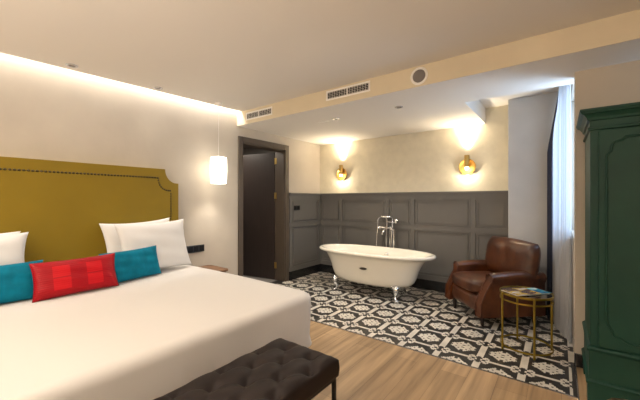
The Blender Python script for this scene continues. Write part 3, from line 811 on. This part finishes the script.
def arm(s):
    b = MB()
    # side panel with a swept front post and rolled top, lofted front to back
    rings = []
    for k in range(9):
        t = k/8; y = -AD+0.0+t*(2*AD-0.02)
        top = 0.50+0.015*sin(pi*t) ; 
        wid = 0.055; ro = 0.056
        xo = s*(AW-0.055)
        ring = []
        fl = 1.0 if k > 0 else 0.86
        # lower panel and roll outline
        pr_ = [(-wid, 0.11), (wid*0.85, 0.11), (wid*0.80, 0.25), (wid*0.75, 0.38), (wid*0.75, top-0.055)]
        for i in range(9):
            a = -0.55+i/8*(pi+1.0); pr_.append((ro*cos(a)*fl+0.008, top+ro*sin(a)*fl*0.92))
        pr_ += [(-wid, 0.40), (-wid, 0.25)]
        for q in pr_:
            w_ = max(0.0, min(1.0, (q[1]-0.24)/0.26)); w_ = w_*w_*(3-2*w_)
            ring.append((xo+s*q[0], y+0.115*w_*(1-t), q[1]))
        rings.append(ring)
    b.rings(rings, True, True, True)
    o = b.build('armrest', M['leather'], ac, smooth=True, angle=70, bevel=0.0)
    # scroll facing with piping
    f = MB(); out = []
    pts = [(xo+s*q[0], q[1]) for q in pr_ for xo in (s*(AW-0.055),)]
    sw = lambda z: 0.115*(lambda w_: w_*w_*(3-2*w_))(max(0.0, min(1.0, (z-0.24)/0.26)))
    f.tube([(x, -AD-0.002+sw(z), z) for x, z in pts], 0.006, 8, closed=True)
    for k in range(14):
        t = k/13; f.lathe([(0.0065, 0), (0.005, -0.004), (0.001, -0.006)], c=(s*(AW-0.085), -AD-0.002+sw(0.15+0.30*t), 0.15+0.30*t), n=8, axis='y')
    f.build('arm_piping', mat('leather_piping', (0.07, 0.02, 0.01), 0.4), o, smooth=True)
arm(-1); arm(1)
sbox(-0.31, 0.31, 0.15, AD-0.01, 0.12, 0.70, 'back_frame', M['leather'], ac, puff=0.0, shear=0.05)
def backcush():
    b = MB()
    def f(side):
        def fn(u, v):
            a, c = 2*u-1, 2*v-1
            x = a*0.385*(1-0.06*abs(c)**5); z = 0.645+c*0.208*(1-0.03*a*a)
            z += 0.012*(1-a*a) if c > 0 else 0
            th = (max(0, 1-abs(a)**6)**0.5)*(max(0, 1-abs(c)**4)**0.5)
            y = 0.195+0.15*(z-0.45)-side*0.095*th + 0.004*sin(9*a+3*c)*th
            return (x, y, z)
        return fn
    b.grid(f(1), 24, 24, flip=True); b.grid(f(-1), 24, 24)
    return b.build('back_cushion', M['leather'], ac, smooth=True, weld=True)
backcush()
for sx in (-1, 1):
    for sy, hh in ((-1, 0.13), (1, 0.13)):
        MB().lathe([(0.014, 0), (0.018, 0.02), (0.022, 0.07), (0.028, hh)], c=(sx*0.27, sy*(AD-0.07), 0), n=14).build('leg', M['darkwood'], ac, smooth=True, angle=40)

# ------------------------------------------------------------------ round side table with magazines
st = empty('side_table', (3.268, 3.305, 0)); tag(st, 'round gold metal side table with magazines beside the armchair', 'side table')
TR = 0.20
def ringz(r, z, n=64): return [(r*cos(2*pi*k/n), r*sin(2*pi*k/n), z) for k in range(n)]
MB().lathe([(0.001, 0.484), (TR-0.008, 0.484), (TR-0.008, 0.490), (0.001, 0.490)], n=64).build('table_top', M['glass_dark'], st)
def flatring(z0, z1, r0, r1): return MB().lathe([(r0, z0), (r1, z0), (r1, z1), (r0, z1), (r0, z0)], n=64, cap=False)
flatring(0.478, 0.496, TR-0.008, TR).build('top_ring', M['gold'], st, smooth=True, angle=40)
flatring(0.428, 0.442, TR-0.007, TR-0.001).build('middle_ring', M['gold'], st, smooth=True, angle=40)
flatring(0.030, 0.044, TR-0.007, TR-0.001).build('lower_ring', M['gold'], st, smooth=True, angle=40)
for px1, py1 in ((3.093, 3.163), (3.353, 3.081), (3.181, 3.51), (3.459, 3.40)):
    a = math.atan2(py1-3.30, px1-3.27); x, y = (TR+0.006)*cos(a), (TR+0.006)*sin(a)
    MB().tube([(x, y, 0.0), (x, y, 0.494)], 0.009, 10).build('leg', M['gold'], st, smooth=True, angle=40)
def mag_mat(name, cols, scale, stretch):
    m = bpy.data.materials.new(name); m.use_nodes = True; nt = m.node_tree; b = nt.nodes['Principled BSDF']
    tc = nt.nodes.new('ShaderNodeTexCoord'); mp = nt.nodes.new('ShaderNodeMapping'); mp.inputs['Scale'].default_value = stretch
    nt.links.new(tc.outputs['Object'], mp.inputs[0])
    n = nt.nodes.new('ShaderNodeTexNoise'); n.inputs['Scale'].default_value = scale; n.inputs['Detail'].default_value = 3
    nt.links.new(mp.outputs[0], n.inputs['Vector'])
    r = nt.nodes.new('ShaderNodeValToRGB'); e = r.color_ramp.elements
    r.color_ramp.interpolation = 'CONSTANT'
    e[0].color = (*cols[0], 1); e[1].position = 0.44; e[1].color = (*cols[1], 1)
    for i, c in enumerate(cols[2:]): q = e.new(0.52+0.07*i); q.color = (*c, 1)
    nt.links.new(n.outputs['Fac'], r.inputs[0]); nt.links.new(r.outputs[0], b.inputs['Base Color']); b.inputs['Roughness'].default_value = 0.25
    return m
def magazine(loc, rz, w, h, t, cover, label):
    r = empty('magazine', loc, rz); tag(r, label, 'magazine', 'magazines on the round side table')
    MB().box(-w/2+0.002, w/2-0.002, -h/2+0.002, h/2-0.002, 0.0006, t-0.0006).build('pages', M['linen'], r)
    MB().box(-w/2, w/2, -h/2, h/2, t-0.0006, t).box(-w/2, w/2, -h/2, h/2, 0, 0.0006).box(-w/2, -w/2+0.001, -h/2, h/2, 0, t).build('cover', cover, r)
magazine((3.31, 3.365, 0.491), R_(-38), 0.17, 0.235, 0.006, mag_mat('blue_cover', [(0.02, 0.16, 0.32), (0.03, 0.25, 0.42), (0.12, 0.42, 0.55), (0.6, 0.7, 0.7)], 5, (3, 1, 1)), 'magazine with a blue cover, farther one on the side table')
magazine((3.235, 3.26, 0.4975), R_(-40), 0.18, 0.25, 0.007, mag_mat('brown_cover', [(0.06, 0.05, 0.06), (0.16, 0.10, 0.07), (0.52, 0.36, 0.07), (0.45, 0.42, 0.40)], 7, (2, 1, 1)), 'magazine with a brown and yellow picture cover, nearer one on the side table')

# ------------------------------------------------------------------ wardrobe
wd = empty('wardrobe', (3.66, 2.65, 0)); tag(wd, 'tall green painted wardrobe with moulded doors and cornice at the right', 'wardrobe')
WW, WD = 1.16, 0.52
def lw(b): return b
MB().box(0, WW, 0.0, WD, 0.35, 1.76).build('carcass', M['green'], wd, bevel=0.004)
# cornice, stepped profile wrapped on three sides
def wrap(prof, name, mi=0, back=WD, m=None):
    rings = []
    for o, z in prof:
        rings.append([(-o, back, z), (-o, -o, z), (WW+o, -o, z), (WW+o, back, z)])
    return MB().rings(rings, True, True, True).build(name, m or M['green'], wd)
wrap([(0.0, 1.74), (0.012, 1.745), (0.012, 1.757), (0.002, 1.762), (0.002, 1.80), (0.014, 1.805), (0.018, 1.82), (0.032, 1.838), (0.046, 1.845), (0.046, 1.852), (0.052, 1.857), (0.052, 1.872), (0.0, 1.872)], 'cornice')
wrap([(0.012, 0.345), (0.016, 0.352), (0.018, 0.362), (0.012, 0.372), (0.0, 0.377)], 'waist_moulding')
MB().box(-0.006, WW+0.006, -0.006, WD, 0.15, 0.35).build('base_section', M['green'], wd, bevel=0.003)
wrap([(0.008, 0.138), (0.020, 0.142), (0.022, 0.155), (0.014, 0.165), (0.006, 0.170)], 'base_moulding')
# bracket feet with a shaped apron
ap = []
ap += [(-0.012, 0), (0.05, 0), (0.06, 0.045), (0.10, 0.085), (0.16, 0.10), (WW/2, 0.112), (WW-0.16, 0.10), (WW-0.10, 0.085), (WW-0.06, 0.045), (WW-0.05, 0), (WW+0.012, 0), (WW+0.012, 0.14), (-0.012, 0.14)]
vs = [(x, -0.012, z) for x, z in ap]+[(x, 0.012, z) for x, z in ap]; n = len(ap)
b = MB().add(vs, [tuple(range(n)), tuple(range(n, 2*n))[::-1]]+[(i, (i+1) % n, n+(i+1) % n, n+i) for i in range(n)])
for x0, x1 in ((-0.012, 0.012), (WW-0.012, WW+0.012)):
    b.box(x0, x1, 0.012, WD, 0.09, 0.14).box(x0, x1, 0.012, 0.09, 0, 0.09).box(x0, x1, WD-0.09, WD, 0, 0.09)
b.build('bracket_base', M['green'], wd)
def wdoor(x0, x1, flip):
    d = MB().box(x0, x1, -0.016, -0.001, 0.385, 1.735).build('door', M['green'], wd, bevel=0.003)
    L0 = 0.037; w = x1-x0
    # scalloped panel moulding
    zt, zb = 1.683, 0.434
    half = [(L0, 0.56), (L0, 1.572), (L0+0.022, 1.603), (L0+0.024, 1.632), (L0+0.035, 1.654), (L0+0.060, 1.660), (L0+0.078, 1.668), (L0+0.085, zt), (w/2, zt)]
    bot = [(w/2, zb), (L0+0.107, zb+0.002), (L0+0.085, zb+0.013), (L0+0.070, 0.461), (L0+0.035, 0.467), (L0+0.026, 0.498), (L0+0.008, 0.533), (L0, 0.56)]
    pts = bot+half[1:]
    full = pts+[(w-p[0], p[1]) for p in pts[::-1][1:-1]]
    if flip: full = [(w-p[0], p[1]) for p in full]
    b = MB().tube([(x0+p[0], -0.017, p[1]) for p in full], 0.0075, 8, closed=True)
    b.build('panel_moulding', M['green'], d, smooth=True)
    for z in (0.50, 1.62):
        hx = x0 if not flip else x1
        MB().tube([(hx, -0.017, z-0.03), (hx, -0.017, z+0.03)], 0.0045, 8).build('hinge', M['green'], d)
    kx = x1-0.03 if not flip else x0+0.03
    MB().lathe([(0.006, -0.016), (0.007, -0.030), (0.014, -0.036), (0.012, -0.046), (0.001, -0.048)], c=(kx, 0, 1.05), n=14, axis='y').build('knob', M['brassy'], d)
wdoor(0.039, WW/2-0.002, False); wdoor(WW/2+0.002, WW-0.039, True)
